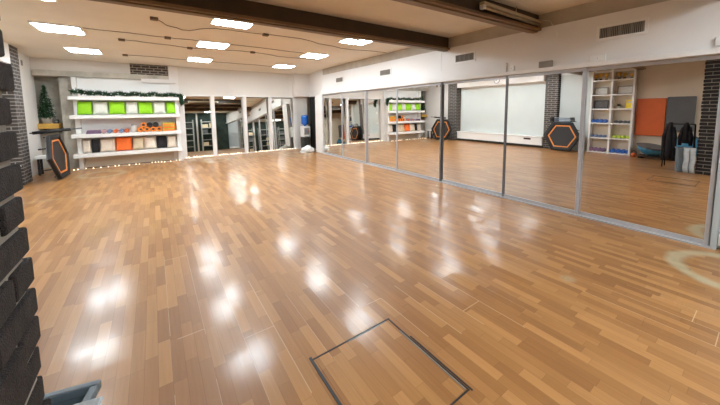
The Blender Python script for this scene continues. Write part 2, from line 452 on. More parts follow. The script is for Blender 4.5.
for x, l in ((-1.16, 'lit square ceiling light behind the camera, beside the left wall'), (1.1, 'lit square ceiling light behind the camera, over the hall middle'), (3.4, 'lit square ceiling light behind the camera, by the mirror wall')):
    ceiling_light(x, -.7, l)
for x, l in ((1.1, 'added square fill light at the dark end over the hall middle'), (3.4, 'added square fill light at the dark end by the mirror wall')):  # extra row added to brighten the near wall and casing
    ceiling_light(x, -2.4, l)

# fluorescent fittings that are off
def batten(x0, x1, y, z, label):
    t = thing('tube_fitting', label, 'light fitting', (x0, y, z))
    L = x1-x0
    obj('housing', box(B(), 0, L, -.035, .035, .02, .06), 'dull', t, bevel=.005)
    obj('tube', tube(B(), [(.05, 0, 0), (L-.05, 0, 0)], .018, 10), 'dull', t, smooth=True)
    for x in (0, L-.05): obj('end_cap', box(B(), x, x+.05, -.03, .03, -.025, .03), 'metalw', t, bevel=.004)
    obj('hanger', tube(B(), [(L*.5, 0, .06), (L*.5, 0, H-z)], .006, 6), 'dull', t)
batten(3.35, 4.95, 2.19, 2.73, 'unlit dull tube fitting fixed along the nearer brown beam')
batten(1.52, 2.95, 4.22, 2.69, 'unlit white-ended tube fitting behind the farther brown beam')

# cables on the ceiling
def cable(pts, label, boxes=()):
    t = thing('ceiling_cable', label, 'cable', (pts[0][0], pts[0][1], H))
    ox, oy = pts[0]
    P = []
    for (a, b), (c, d) in zip(pts, pts[1:]):
        for k in range(6):
            u = k/6; s = u*u*(3-2*u)
            P.append((a+(c-a)*u-ox, b+(d-b)*s-oy, -.012-.004*math.sin(u*9)))
    P.append((pts[-1][0]-ox, pts[-1][1]-oy, -.012))
    obj('wire', tube(B(), P, .0055, 6), 'cable', t, smooth=True)
    for bx, by in boxes:
        obj('junction_box', box(B(), bx-ox-.05, bx-ox+.05, by-oy-.04, by-oy+.04, -.04, -.001), 'cable', t, bevel=.006)
cable([(.1, 5.4), (.3, 5.75), (.52, 5.9), (.95, 5.5), (1.34, 5.48), (2.39, 5.4), (3.0, 5.62), (3.62, 5.75), (4.7, 5.6)], 'brown cable drooping along the ceiling just past the beam', [(.1, 5.4), (1.75, 5.45)])
cable([(-.4, 7.27), (.05, 7.34), (.74, 7.45), (1.25, 7.32), (2.0, 7.22), (2.8, 7.45), (3.84, 7.38)], 'brown ceiling cable running between middle and last light rows', [(-.4, 7.27), (.74, 7.45), (2.0, 7.22)])
cable([(-.85, 6.62), (.31, 6.64), (1.0, 6.62), (3.05, 6.7)], 'thin straight ceiling cable linking the middle row of lights', [(.31, 6.64)])
cable([(-.46, 9.16), (.0, 9.1), (.68, 9.2), (1.9, 9.18), (3.2, 9.2)], 'thin ceiling cable in front of the far wall', [(-.46, 9.16)])
bm = tube(B(), [(W+.1, 8.9, 2.70), (W+.1, 7.3, 2.72), (W+.1, 7.1, 2.80), (W+.1, 5.6, 2.82)], .012, 6)
tag(obj('conduit', bm, 'cable', smooth=True), 'thin cable climbing above the white casing to the ceiling', 'cable')
bm = tube(B(), [(4.66, 2.2, 2.8), (4.68, 1.98, 2.72), (4.72, 1.93, 2.6), (4.745, 1.9, 2.5)], .003, 6)
tag(obj('loose_wire', bm, 'metalw', smooth=True), 'loose wire ends hanging where the nearer beam meets the casing', 'wire')

# ------------------------------------------------------------------ vents and boxes on the casing
def vent(yc, w, zc, label):
    t = thing('air_vent', label, 'vent', (W, yc, zc), group='air vents in the white casing')
    h = .062; w *= .93
    bm = B(); f = .03
    box(bm, -.012, 0, -w/2-f, w/2+f, h, h+f); box(bm, -.012, 0, -w/2-f, w/2+f, -h-f, -h)
    box(bm, -.012, 0, -w/2-f, -w/2, -h, h); box(bm, -.012, 0, w/2, w/2+f, -h, h)
    obj('frame', bm, 'metalw', t)
    obj('backing', box(B(), -.003, 0, -w/2, w/2, -h, h), 'dark', t)
    bm = B(); n = 24
    for k in range(n):
        y = -w/2+w*(k+.5)/n
        wd = .5 if k % 6 else .9
        box(bm, -.010, -.003, y-w/n*.5*wd, y+w/n*.5*wd, -h, h)
    obj('slats', bm, 'grille', t)
vent(1.21, .46, 2.44, 'widest air vent, on the casing above the nearest mirror doors')
vent(3.43, .42, 2.435, 'air vent just beyond where the brown beam ends')
vent(5.70, .42, 2.41, 'small-looking air vent third along the white casing')
vent(7.89, .42, 2.42, 'farthest air vent, close to the water cooler corner')
def casing_box(y0, y1, z0, z1, m, label):
    t = thing('wall_box', label, 'wall box', (W, (y0+y1)/2, z0))
    h = (y1-y0)/2
    obj('cover', box(B(), -.035, 0, -h, h, 0, z1-z0), m, t, bevel=.006)
    obj('screw', lathe(B(), [(.005, 0), (.005, .003)], 8, m=Matrix.Translation((-.035, 0, (z1-z0)/2)) @ Matrix.Rotation(-R(90), 4, 'Y')), 'grille', t)
casing_box(1.95, 2.13, 2.09, 2.18, 'grille', 'grey-brown cover box above the track between two mirror doors')
casing_box(1.34, 1.50, 2.09, 2.17, 'metalw', 'white cover box above the mirror showing the trophies')
casing_box(2.50, 2.57, 2.09, 2.17, 'metalw', 'small white box at the end of the casing ledge')
casing_box(.36, .45, 2.11, 2.2, 'metalw', 'white socket box on the casing at the extreme right')
casing_box(8.55, 8.72, 2.12, 2.2, 'metalw', 'tiny white box on the casing nearest the far corner')

# ------------------------------------------------------------------ left wall: screen and ledge (seen mostly in the mirror)
struct('trim_16', box(B(), -2.62, -2.27, 5.12, 8.93, 2.48, H), 'white', bevel=.006)     # casing above the screen
t = thing('projection_screen', 'large white blank screen filling the wall between brick pillars', 'screen', (-2.6, 7.02, .434))
obj('panel', box(B(), 0, .05, -1.86, 1.86, .0, 2.05), 'screen', t)
obj('lower_bar', box(B(), .0, .07, -1.86, 1.86, 1.97, 2.05), 'metalw', t)
t = thing('radiator_cover', 'low white boxed ledge beneath the large blank screen', 'ledge', (-2.6, 7.0, 0))
obj('front', box(B(), 0, .29, -1.9, 1.9, .1, .40), 'lam', t)
obj('top', box(B(), 0, .31, -1.92, 1.92, .40, .43), 'lam', t, bevel=.005)
obj('plinth', box(B(), 0, .25, -1.9, 1.9, 0, .1), 'dark', t)
obj('slot', box(B(), .288, .296, -1.5, -1.24, .29, .35), 'rub', t)
t = thing('wall_clock', 'small round white clock above the blank screen', 'clock', (-2.268, 6.95, 2.66), (0, R(90), 0))
obj('rim', lathe(B(), [(.11, 0), (.125, .005), (.125, .03), (.105, .035), (.105, .02), (.02, .02)], 28), 'grille', t, smooth=False)
obj('dial', lathe(B(), [(.104, .018), (.104, .024)], 28), 'clockf', t)
bm = B(); box(bm, -.07, .005, -.004, .004, .025, .028); box(bm, -.005, .005, -.004, .05, .025, .028)
obj('hands', bm, 'rub', t)
t = thing('blank_panel', 'narrower white blank panel beside the tall trophy shelves', 'panel', (-2.612, 4.2, 0))
obj('board', box(B(), 0, .05, -.46, .46, 0, 2.7), 'screen', t)
obj('edge_strip', box(B(), 0, .06, -.46, .46, 2.66, 2.72), 'metalw', t)
# two small vents on the white wall by the far pillar
for k in (0, 1):
    t = tag(obj('wall_slot', box(B(), -2.43, -2.422, 9.95+.22*k, 10.05+.22*k, 2.60, 2.72), 'grille'),
            ['dark little vent slot nearer the brick pillar, under the ceiling', 'dark little vent slot nearer the fir tree recess, under the ceiling'][k], 'vent', 'small vent slots')

# ------------------------------------------------------------------ cushion shelves
t = thing('wall_shelf', 'white four-board wall shelving holding cushions and foam rollers', 'shelf', (-.52, D, 0))
obj('back_panel', box(B(), -1.12, .98, -.03, 0, .02, 2.4), 'lam', t)
obj('lower_panel', box(B(), -1.06, .98, -.06, -.03, .02, .29), 'cream', t)
for x0, x1 in ((-1.17, -1.08), (1.08, 1.17)):
    obj('side_panel', box(B(), x0, x1, -.30 if x0 > 0 else -.2, -.0 if x0 < 0 else -.08, .0, 2.42 if x0 < 0 else 1.85), 'lam', t, bevel=.004)
for z in (.315, .835, 1.335, 1.825):
    obj('shelf', box(B(), -1.235, 1.185, -.42, -.031, z, z+.095), 'lam', t, bevel=.006)
SZ = [.411, .931, 1.431, 1.921]

def cushion(w, h, t):
    bm = B(); n = 12; grid = {}
    for s in (1, -1):
        for i in range(n+1):
            for j in range(n+1):
                u = -1+2*i/n; v = -1+2*j/n
                edge = i in (0, n) or j in (0, n)
                if edge and s < 0: grid[s, i, j] = grid[1, i, j]; continue
                th = t/2*((1-abs(u)**2.6)*(1-abs(v)**2.6))**.45
                x = u*w/2*(1-.05*(1-v*v)); zz = v*h/2*(1-.05*(1-u*u))
                grid[s, i, j] = bm.verts.new((x, -s*th, zz+h/2))
    for s in (1, -1):
        for i in range(n):
            for j in range(n):
                q = [grid[s, i, j], grid[s, i+1, j], grid[s, i+1, j+1], grid[s, i, j+1]]
                bm.faces.new(q if s > 0 else q[::-1])
    return bm
def place_cushion(x0, x1, z, h, m, label, group, lean=12, yaw=0, y=10.6):
    w = x1-x0
    o = obj('cushion', cushion(w+.006, h, .15), m, smooth=True, loc=((x0+x1)/2, y, z+.01), rot=(-R(lean), 0, R(yaw)))
    tag(o, label, 'cushion', group)
X = [-1.63, -1.32, -.99, -.63, -.34, .01, .33, .58]
tops = [('green', 'lime green cushion at the fir tree end of the upper shelf'), ('offw', 'off-white cushion between first and second green cushions'),
        ('green', 'lime green cushion second along the upper shelf'), ('offw', 'off-white cushion in the middle of the upper shelf, between greens'),
        ('green', 'lime green cushion third along the upper shelf, above orange rollers'), ('offw', 'off-white slanted cushion beside the last green cushion'),
        ('green', 'narrow lime green cushion at the mirror end of the upper shelf')]
for i, (m, l) in enumerate(tops):
    place_cushion(X[i]+.004, X[i+1]-.004, SZ[2], .36, m, l, 'cushions on the upper shelf', 10+random.uniform(-2, 3), random.uniform(-4, 4))
X = [-1.60, -1.41, -1.25, -.91, -.54, -.27, .04, .29, .54]
bots = [('creamf', 'cream cushion at the fir tree end of the lowest shelf'), ('black', 'black cushion beside the first cream cushion on the lowest shelf'),
        ('creamf', 'wide cream cushion between black and orange cushions'), ('orange', 'bright orange cushion on the lowest shelf'),
        ('beige', 'beige cushion right beside the orange one'), ('creamf', 'pale cushion standing between the beige and the black one'),
        ('black', 'black cushion at the mirror end of the lowest shelf'), ('creamf', 'cream cushion last on the lowest shelf, next to the mirrors')]
for i, (m, l) in enumerate(bots):
    place_cushion(X[i]+.004, X[i+1]-.004, SZ[0], .365 + (.02 if m == 'orange' else 0), m, l, 'cushions on the lowest shelf', 9+random.uniform(-2, 3), random.uniform(-4, 4))
# middle board
z = SZ[1]
bm = B()
for k in range(3): box(bm, -.15+.01*k, .15-.008*k, -.11, .11, .001+.032*k, .03+.032*k)
tag(obj('folded_cloth', bm, 'purple', bevel=.012, loc=(-1.33, 10.55, z)), 'folded mauve cloth at the fir tree end of middle shelf', 'cloth')
def dumbbell(L=.14, r=.045, hexa=True):
    bm = B(); rot = Matrix.Rotation(R(90), 4, 'X')
    for s in (-1, 1):
        m = Matrix.Translation((0, s*L/2, r*.87)) @ rot @ Matrix.Rotation(R(30), 4, 'Z')
        lathe(bm, [(r*.8, -.03), (r, -.022), (r, .022), (r*.8, .03)], 6, m=m)
    m = Matrix.Translation((0, 0, r*.87)) @ rot
    lathe(bm, [(.016, -L/2), (.019, 0), (.016, L/2)], 10, m=m)
    return bm
for k, (x, m, l) in enumerate(((-1.12, 'pink', 'dusty pink dumbbell next to the mauve cloth'), (-1.0, 'blueg', 'grey-blue dumbbell next to the pink dumbbell'),
                               (-.87, 'redo', 'orange-red dumbbell beyond the grey-blue dumbbell'), (-.75, 'blueg', 'grey-blue dumbbell between two orange-red dumbbells'), (-.635, 'redo', 'orange-red dumbbell beside the cloudy jar'))):
    o = obj('dumbbell', dumbbell(.2, .058), m, bevel=.004, loc=(x, 10.55, z+.001)); tag(o, l+' on the middle shelf', 'dumbbell', 'dumbbells on the middle cushion shelf')
t = thing('jar', 'cloudy glass jar with a grey lid on the middle shelf', 'jar', (-.47, 10.55, z))
obj('body', lathe(B(), [(.06, .001), (.072, .015), (.072, .15), (.058, .18), (.058, .19)], 20), 'glass', t, smooth=True)
obj('lid', lathe(B(), [(.064, .19), (.066, .225), (.02, .235)], 20), 'grille', t)
def roller(x, dz, m, label):
    r = .07
    t = thing('foam_roller', label, 'foam roller', (x, 10.42, z+r+.002+dz), (R(-90), 0, 0), 'foam rollers stacked end-on')
    bm = B(); n = 22
    P = [(r, 0), (r, .33), (.035, .33), (.035, 0)]
    rings = [[bm.verts.new((a*math.cos(2*math.pi*k/n), a*math.sin(2*math.pi*k/n), b)) for k in range(n)] for a, b in P]
    for i in range(4):
        a, b = rings[i], rings[(i+1) % 4]
        for k in range(n): bm.faces.new((a[k], a[(k+1) % n], b[(k+1) % n], b[k]))
    obj('foam', bm, m, t)
    obj('core', lathe(B(), [(.034, .004), (.034, .3)], 18), 'foamb' if m == 'foamo' else 'dark', t)
for k, x in enumerate((-.315, -.17, -.025, .12)):
    roller(x, 0, 'foamo', ['orange foam roller at the jar end of the bottom row', 'orange foam roller second in the bottom row from the jar', 'orange foam roller third in the bottom row from the jar', 'orange foam roller of the bottom row touching the block stack'][k])
roller(-.2425, .1255, 'foamo', 'orange foam roller lying on top of two others')
roller(-.0975, .1255, 'foamb', 'black foam roller next to the raised orange one')
roller(.0475, .1255, 'foamb', 'black foam roller nearest the block stack')
for k in range(6):
    m = ['foamo', 'foamy', 'orange', 'foamy', 'foamo', 'foamy'][k]
    bm = box(B(), -.155, .155, -.1, .1, 0, .039)
    o = obj('yoga_block', bm, m, bevel=.006, loc=(.365+.004*(-1)**k, 10.55, z+.002+.041*k))
    tag(o, ['orange block at the bottom of the stack by the rollers', 'yellow-green block directly on the bottom orange block', 'orange block third from the bottom of the stack', 'yellow-green block fourth from the bottom of the stack', 'orange block second from the top of the stack', 'yellow-green block topmost of the stack by the rollers'][k], 'yoga block', 'yoga blocks in a stack')

# garland on the top board
def needles(bm, p, n, r, w=.006):
    for _ in range(n):
        d = Vector((random.gauss(0, 1), random.gauss(0, 1), random.gauss(0, 1))).normalized()
        u = d.cross(Vector((random.random(), random.random(), random.random()))).normalized()*w
        L = r*random.uniform(.6, 1.1)
        a = bm.verts.new(p+u); b = bm.verts.new(p-u); c_ = bm.verts.new(p+d*L)
        bm.faces.new((a, b, c_))
t = thing('fir_garland', 'green fir garland laid along the top shelf board', 'garland', (-.52, 10.5, SZ[3]))
path = []
for k in range(90):
    u = k/89; x = -1.14+2.36*u
    path.append(Vector((x, -.02+.03*math.sin(u*23), .055+.02*math.sin(u*37)+(.035 if u < .15 else 0))))
for k in range(12): path.append(Vector((1.24+.03*math.sin(k*.9), -.03, .05-.025*k)))
obj('stem', tube(B(), path, .008, 5), 'bark', t)
bm = B()
for p in path:
    for _ in range(3):
        q = p+Vector((random.uniform(-.02, .02), random.uniform(-.02, .02), random.uniform(-.02, .02)))
        needles(bm, q+Vector((0, 0, .015)), 16, .1, .009)
for v in bm.verts:
    if v.co.x < 1.215 and v.co.z < .004: v.co.z = .004
    if v.co.x < 1.215 and v.co.y > .28: v.co.y = .28
obj('needles', bm, 'fir', t)
for k in range(14):
    u = (k+.5)/14; p = path[int(u*88)]
    obj('bauble', lathe(B(), [(.003, -.014), (.012, -.008), (.015, 0), (.012, .008), (.003, .014)], 10), 'paper', t, smooth=True, loc=p+Vector((random.uniform(-.03, .03), -.055, random.uniform(.0, .03))))

# fairy lights along the foot of the far wall
t = thing('fairy_lights', 'string of tiny warm bulbs along the foot of far wall', 'string lights', (-.5, 10.3, 0))
pth = []
for k in range(84):
    u = k/83; x = -1.25+6.2*u
    y = (10.33-10.3) if x < 1.2 else (10.74-10.3)
    pth.append(Vector((x, y+random.uniform(-.03, .03), .02+random.uniform(0, .015))))
obj('wire', tube(B(), pth, .004, 5), 'bagm', t)
bulb0 = None
for p in pth:
    if random.random() < .4: continue
    q = p+Vector((0, -.01, .012))
    if bulb0 is None:
        bulb0 = obj('bulb', lathe(B(), [(.004, -.015), (.012, -.008), (.014, .002), (.009, .011), (.002, .015)], 8), 'bulb', t, smooth=True, loc=q)
    else:
        b = bulb0.copy(); C.objects.link(b); b.parent = t; b.location = q

# ------------------------------------------------------------------ recess: fir tree on a wooden shelf
t = thing('wall_shelf_box', 'yellow wooden shelf in the concrete recess under the fir', 'shelf', (-2.245, 11.05, 1.09))
obj('board', box(B(), -.18, .2, -.2, .29, 0, .13), 'wood', t, bevel=.006)
for x in (-.15, .15): obj('bracket', box(B(), x-.015, x+.015, -.02, .29, -.12, -.002), 'grille', t)
t = thing('potted_fir', 'small dark green fir tree in a pale pot', 'plant', (-2.29, 11.07, 1.222))
obj('pot', lathe(B(), [(.075, 0), (.1, .03), (.115, .14), (.12, .15), (.105, .15), (.1, .13)], 20), 'potm', t, smooth=True)
obj('trunk', tube(B(), [(0, 0, .13), (0, 0, .5), (0, 0, .88)], .015, 8, radii=[.02, .014, .005]), 'bark', t)
bm = B()
for k in range(30):
    zz = .2+.78*k/29; rad = .16*(1-(zz-.2)/.8)**.85+.015
    nb = max(4, int(13*(1-k/32)))
    for j in range(nb):
        a = random.uniform(0, 6.28)
        for s in (.35, .7, 1.0):
            rr = rad*s*random.uniform(.8, 1.1)
            needles(bm, Vector((rr*math.cos(a), rr*math.sin(a), zz-rr*.35)), 5, .05, .007)
obj('needles', bm, 'fir', t)
t = thing('small_speaker', 'small dark box beside the fir pot', 'box', (-2.1, 11.0, 1.222))
obj('body', box(B(), -.04, .04, -.04, .04, 0, .1), 'bin', t, bevel=.006)
obj('front', lathe(B(), [(.025, 0), (.022, .005)], 14, m=Matrix.Translation((0, -.04, .05)) @ Matrix.Rotation(R(90), 4, 'X')), 'grille', t)
# white stool with shelf in recess
t = thing('white_bench', 'low white bench behind the leaning hexagonal trampoline', 'bench', (-2.2, 10.25, 0))
obj('top', box(B(), -.17, .3, -.15, .15, .40, .47), 'lam', t, bevel=.006)
for x in (-.12, .24):
    for y in (-.11, .11): obj('leg', box(B(), x-.02, x+.02, y-.02, y+.02, 0, .4), 'rub', t)

# ------------------------------------------------------------------ hexagonal trampolines
def trampoline(label, loc, tilt, yaw, bar=None, group='hexagonal trampolines', grip='rub', band=True):
    t = thing('trampoline', label, 'trampoline', loc, (0, -R(tilt), R(yaw)), group)
    up = Matrix.Translation((0, 0, .497))
    def P(bm):
        for v in bm.verts: v.co = up @ v.co
        return bm
    bm = hexring(B(), .47, .57, -.05, .03)
    for v in bm.verts: pass
    bm = P(bm)
    obj('frame_pad', bm, 'rub', t, bevel=.02)
    bm = B(); vs = [bm.verts.new((0, .478*math.cos(R(60*k)), .478*math.sin(R(60*k)))) for k in range(6)]
    vb = [bm.verts.new((-.02, v.co.y, v.co.z)) for v in vs]
    bm.faces.new(vs); bm.faces.new(vb[::-1])
    for k in range(6): bm.faces.new((vs[k], vs[(k+1) % 6], vb[(k+1) % 6], vb[k]))
    obj('jump_mat', P(bm), 'matm', t)
    if band: obj('orange_band', P(hexring(B(), .395, .435, .001, .012)), 'oring', t)
    bm = tube(B(), [(-.04, .55*math.cos(R(60*k)), .55*math.sin(R(60*k))) for k in range(6)], .02, 8, closed=True)
    ft = obj('frame_tube', P(bm), 'alud', t)
    for k in range(6):
        y, zz = .5*math.cos(R(60*k+30)), .46*math.sin(R(60*k+30))
        obj('leg', P(tube(B(), [(-.05, y, zz), (-.17, y, zz)], .014, 8)), 'rub', ft)
    if bar:
        L, hb = bar
        bm = tube(B(), [(-.09, -L*.32, .2), (-.09, -L*.32, hb-.03), (-.09, -L*.25, hb), (-.09, L*.25, hb), (-.09, L*.32, hb-.03), (-.09, L*.32, .2)], .014, 8)
        obj('handle_frame', bm, 'rub', t, smooth=True)
        obj('grip', tube(B(), [(-.09, -L/2, hb+.012), (-.09, L/2, hb+.012)], .032, 10), grip, t, smooth=True)
    return t
trampoline('black hexagonal trampoline with orange band leaning in the far corner', (-1.76, 9.42, .02), 7, -4)
t = thing('grip_bar', 'long black padded bar lying across the corner trampolines', 'bar', (-1.86, 9.62, 1.085), (0, -R(5), R(12)))
obj('pole', tube(B(), [(-.42, 0, 0), (.44, 0, 0)], .016, 8), 'alud', t, smooth=True)
obj('foam_cover', tube(B(), [(-.38, 0, 0), (.24, 0, 0)], .035, 12), 'rub', t, smooth=True)
trampoline('black hexagonal trampoline with orange band leaning by second brick pillar', (-2.03, 4.37, .02), 7, 0)
trampoline('black trampoline behind another, sticking out before second brick pillar', (-2.285, 4.49, .02), 3, 0, band=False)
for k in range(3):
    t = thing('handlebar', ['blue-grey folded handlebar resting lowest on the pillar trampolines', 'blue-grey folded handlebar in the middle above pillar trampolines', 'blue-grey folded handlebar topmost above the pillar trampolines'][k], 'handlebar', (-2.2+.06*k, 4.42-.02*k, 1.025), (0, 0, R(-2+3*k)), 'folded handlebars')
    zz = .055*k
    obj('pole', tube(B(), [(0, -.42+.05*k, zz), (0, .42-.03*k, zz+.02)], .015, 8), 'steel', t, smooth=True)
    for s in (-1, 1): obj('grip', tube(B(), [(0, s*.25, zz+.01), (0, s*.38, zz+.012)], .024, 8), 'rub', t, smooth=True)

# ------------------------------------------------------------------ tall trophy shelves on the left wall
SX, SY0, SY1 = -2.38, 2.62, 3.72
t = thing('tall_shelf', 'tall white two-bay shelves holding trophies, frames and dumbbells', 'shelf', (-2.6, (SY0+SY1)/2, 0))
hw = (SY1-SY0)/2
for y in (-hw, -.025, hw-.05): obj('upright', box(B(), 0, .22, y, y+.05, 0, 2.7), 'lam', t, bevel=.003)
TZ = [.05, .52, 1.0, 1.46, 1.91, 2.38]
for zz in TZ + [2.66]: 
    for y0, y1 in ((-hw+.05, -.025), (.025, hw-.05)): obj('shelf', box(B(), .012, .22, y0, y1, zz-.04, zz), 'lam', t)
obj('back_panel', box(B(), 0, .012, -hw+.05, hw-.05, .01, 2.66), 'cream', t)
yl, yr = (SY0+SY1)/2+.3, (SY0+SY1)/2-.3     # bay nearer the screen, bay nearer the mats
xs = SX-.105
def row(name_m, zz, yc, n, label, sp=.11, r=.06):
    first = None
    for k in range(n):
        p = (xs, yc+(k-(n-1)/2)*sp, zz+.001)
        if first is None:
            o = obj('dumbbell', dumbbell(.11, r), name_m, bevel=.004, loc=p, rot=(0, 0, R(90)))
            tag(o, label, 'dumbbell', label.split(' in ')[0]+'s'); first = o
        else:
            o = first.copy(); C.objects.link(o); o.location = p
row('blue', TZ[2], yl, 4, 'blue dumbbell in the screen-side bay of trophy shelves, third level')
row('gmat', TZ[2], yr, 4, 'dark grey dumbbell in the mat-side bay of trophy shelves, third level', r=.045)
row('blueg', TZ[1], yl, 4, 'grey-blue dumbbell in the screen-side bay of trophy shelves, second level', r=.045)
row('lime', TZ[1], yr, 4, 'yellow-green dumbbell in the mat-side bay of trophy shelves, second level', r=.05)
row('purple', TZ[0], yl, 4, 'mauve dumbbell in the screen-side bay of trophy shelves, bottom level', r=.065)
row('blue', TZ[0], yr, 4, 'bright blue dumbbell in the mat-side bay of trophy shelves, bottom level', r=.07, sp=.125)
def frame(x, y, zz, w, h, m, label):
    t = thing('picture_frame', label, 'picture frame', (x, y, zz+.002), (0, -R(8), 0))
    bm = B(); f = .025
    box(bm, -.015, .01, -w/2, w/2, 0, f); box(bm, -.015, .01, -w/2, w/2, h-f, h); box(bm, -.015, .01, -w/2, -w/2+f, f, h-f); box(bm, -.015, .01, w/2-f, w/2, f, h-f)
    obj('frame', bm, 'grille' if m != 'photo' else 'rub', t); obj('picture', box(B(), -.012, 0, -w/2+f, w/2-f, f, h-f), m, t)
frame(xs, yl, TZ[4], .36, .24, 'paper', 'white-framed certificate on the trophy shelves, screen-side bay')
frame(xs, yr, TZ[4], .38, .25, 'paper', 'white-framed certificate on the trophy shelves, mat-side bay')
frame(xs, yl-.02, TZ[3], .38, .27, 'photo', 'dark framed photograph below the screen-side certificate')
t = thing('small_plant', 'tiny green plant in a white pot on the trophy shelves', 'plant', (xs, yr+.12, TZ[3]+.001))
obj('pot', lathe(B(), [(.035, 0), (.05, .08), (.042, .08)], 16), 'potm', t)
bm = B(); needles(bm, Vector((0, 0, .09)), 60, .09, .012); 
for v in bm.verts: v.co.z = max(v.co.z, .05)
obj('leaves', bm, 'fir', t)
t = thing('yellow_card', 'yellow card standing beside the tiny plant', 'card', (xs, yr-.13, TZ[3]+.002), (0, -R(10), 0))
obj('sheet', box(B(), -.004, .004, -.09, .09, 0, .27), 'yellow', t); obj('printed_band', box(B(), .004, .006, -.06, .06, .17, .22), 'paper', t)
def trophy(y, h, label, m='gold'):
    t = thing('trophy', label, 'trophy', (xs, y, TZ[5]+.001), group='gold trophies on the highest shelf')
    obj('base', box(B(), -.03, .03, -.03, .03, 0, h*.22), 'bark', t, bevel=.003)
    cup = obj('cup', lathe(B(), [(.012, h*.22), (.01, h*.42), (.03, h*.5), (.045, h*.72), (.05, h), (.044, h), (.035, h*.75)], 16), m, t, smooth=True)
    bm = B()
    for s in (-1, 1): tube(bm, [(0, s*.04, h*.62), (0, s*.072, h*.7), (0, s*.075, h*.85), (0, s*.048, h*.92)], .006, 6)
    obj('handles', bm, m, cup, smooth=True)
for k, (y, h) in enumerate(((yl+.16, .19), (yl+.03, .22), (yl-.12, .2), (yr+.16, .21), (yr+.03, .17), (yr-.14, .14))):
    trophy(y, h, ['gold trophy at the screen end of the highest shelf', 'tallest gold trophy in the screen-side bay', 'gold trophy beside the middle divider, screen-side bay', 'gold trophy beside the middle divider, mat-side bay', 'smaller gold trophy in the middle of the mat-side bay', 'shortest gold trophy at the mat end of the highest shelf'][k])
t = thing('kettlebell', 'orange-red kettlebell on the floor beside the trophy shelves', 'kettlebell', (-2.25, 2.5, 0))
obj('ball', lathe(B(), [(.04, 0), (.065, .025), (.078, .06), (.065, .1), (.03, .125)], 18), 'redo', t, smooth=True)
obj('handle', tube(B(), [(0, -.045, .095), (0, -.05, .16), (0, 0, .19), (0, .05, .16), (0, .045, .095)], .012, 8), 'rub', t, smooth=True)

# mats hanging beyond the shelves
def hung_mat(y0, y1, z0, z1, m, label, x=-2.619):
    t = thing('gym_mat', label, 'mat', (x, (y0+y1)/2, z0))
    w = (y1-y0)/2; h = z1-z0
    obj('pad', box(B(), 0, .08, -w, w, 0, h), m, t, bevel=.02)
    obj('binding', box(B(), -.0, .086, -w-.004, w+.004, h*.5-.006, h*.5+.006), m, t)
    for s in (-.6, .6): obj('eyelet', lathe(B(), [(.015, 0), (.018, .004)], 12, m=Matrix.Translation((.08, s*w, h-.07)) @ Matrix.Rotation(R(90), 4, 'Y')), m, t)
hung_mat(1.95, 2.585, .64, 1.75, 'omat', 'orange gym mat hanging on the wall beside trophy shelves')
hung_mat(1.38, 1.935, .80, 1.78, 'gmat', 'grey gym mat hanging between orange mat and brick column')
# low plank and balance domes
t = thing('floor_plank', 'low dark plank on blocks below the orange mat', 'plank', (-2.3, 2.0, 0))
obj('board', box(B(), -.22, .22, -.42, .42, .05, .08), 'bark', t, bevel=.004)
for y in (-.35, .35): obj('block', box(B(), -.18, .18, y-.04, y+.04, 0, .05), 'rub', t)
def bosu(loc, rot, label):
    t = thing('balance_dome', label, 'balance dome', loc, rot, 'balance dome trainers')
    obj('platform', lathe(B(), [(.29, .246), (.325, .25), (.33, .285), (.30, .295)], 28), 'gmat', t)
    obj('dome', lathe(B(), [(.01, 0)] + [(.3*math.cos(a), .246-.24*math.sin(a)) for a in [1.4-k*.2 for k in range(8)]], 28), 'bosu', t, smooth=True)
bosu((-2.28, 2.17, .085), (R(10), R(6), 0), 'blue balance dome lying bowl-down on the plank below orange mat')
bosu((-2.27, 1.45, .34), (0, R(-80), 0), 'blue balance dome propped upright behind the hanging clothes')

# garment stand behind the brick column (seen in the mirror)
t = thing('garment_stand', 'low black stand behind near brick column carrying dark jackets', 'garment stand', (-.86, 1.40, 0))
obj('top_bar', tube(B(), [(0, -.24, 1.08), (0, .24, 1.08)], .014, 8), 'rub', t, smooth=True)
for s in (-1, 1):
    obj('leg', tube(B(), [(0, s*.235, 1.075), (.04, s*.245, .5), (.1, s*.25, .01)], .014, 8), 'rub', t, smooth=True)
    obj('leg', tube(B(), [(0, s*.235, 1.075), (-.1, s*.245, .5), (-.2, s*.25, .01)], .014, 8), 'rub', t, smooth=True)
def jacket(y, z0, w, th, label):
    bm = B(); n = 9; m_ = 16
    rings = []
    for i in range(n):
        u = i/(n-1); zz = 1.1-(1.1-z0)*u
        ww = w*(.35+.65*min(1, u*3)) ; tt = th*(.45+.55*min(1, u*4))
        rings.append([bm.verts.new((tt*math.sin(2*math.pi*k/m_)*(1+.12*math.sin(5*k)), ww*math.cos(2*math.pi*k/m_)*(1+.06*math.sin(3*k+2*i)), zz)) for k in range(m_)])
    for a, b in zip(rings, rings[1:]):
        for k in range(m_): bm.faces.new((a[k], a[(k+1) % m_], b[(k+1) % m_], b[k]))
    bm.faces.new(rings[0]); bm.faces.new(rings[-1][::-1])
    t = thing('jacket', label, 'jacket', (-.86, y, .02))
    jb = obj('body', bm, 'black', t, smooth=True)
    bm = B()
    for s in (-1, 1):
        obj('sleeve', tube(B(), [(0, s*w*.6, .98), (.03, s*w*1.1, .75), (.02, s*w*1.1, z0-.05)], .03, 8, radii=[.035, .042, .032]), 'black', jb, smooth=True)
jacket(1.57, .2, .085, .07, 'long black jacket hanging at the far end of the stand')
jacket(1.30, .6, .08, .06, 'black jacket hanging above the grey trousers')

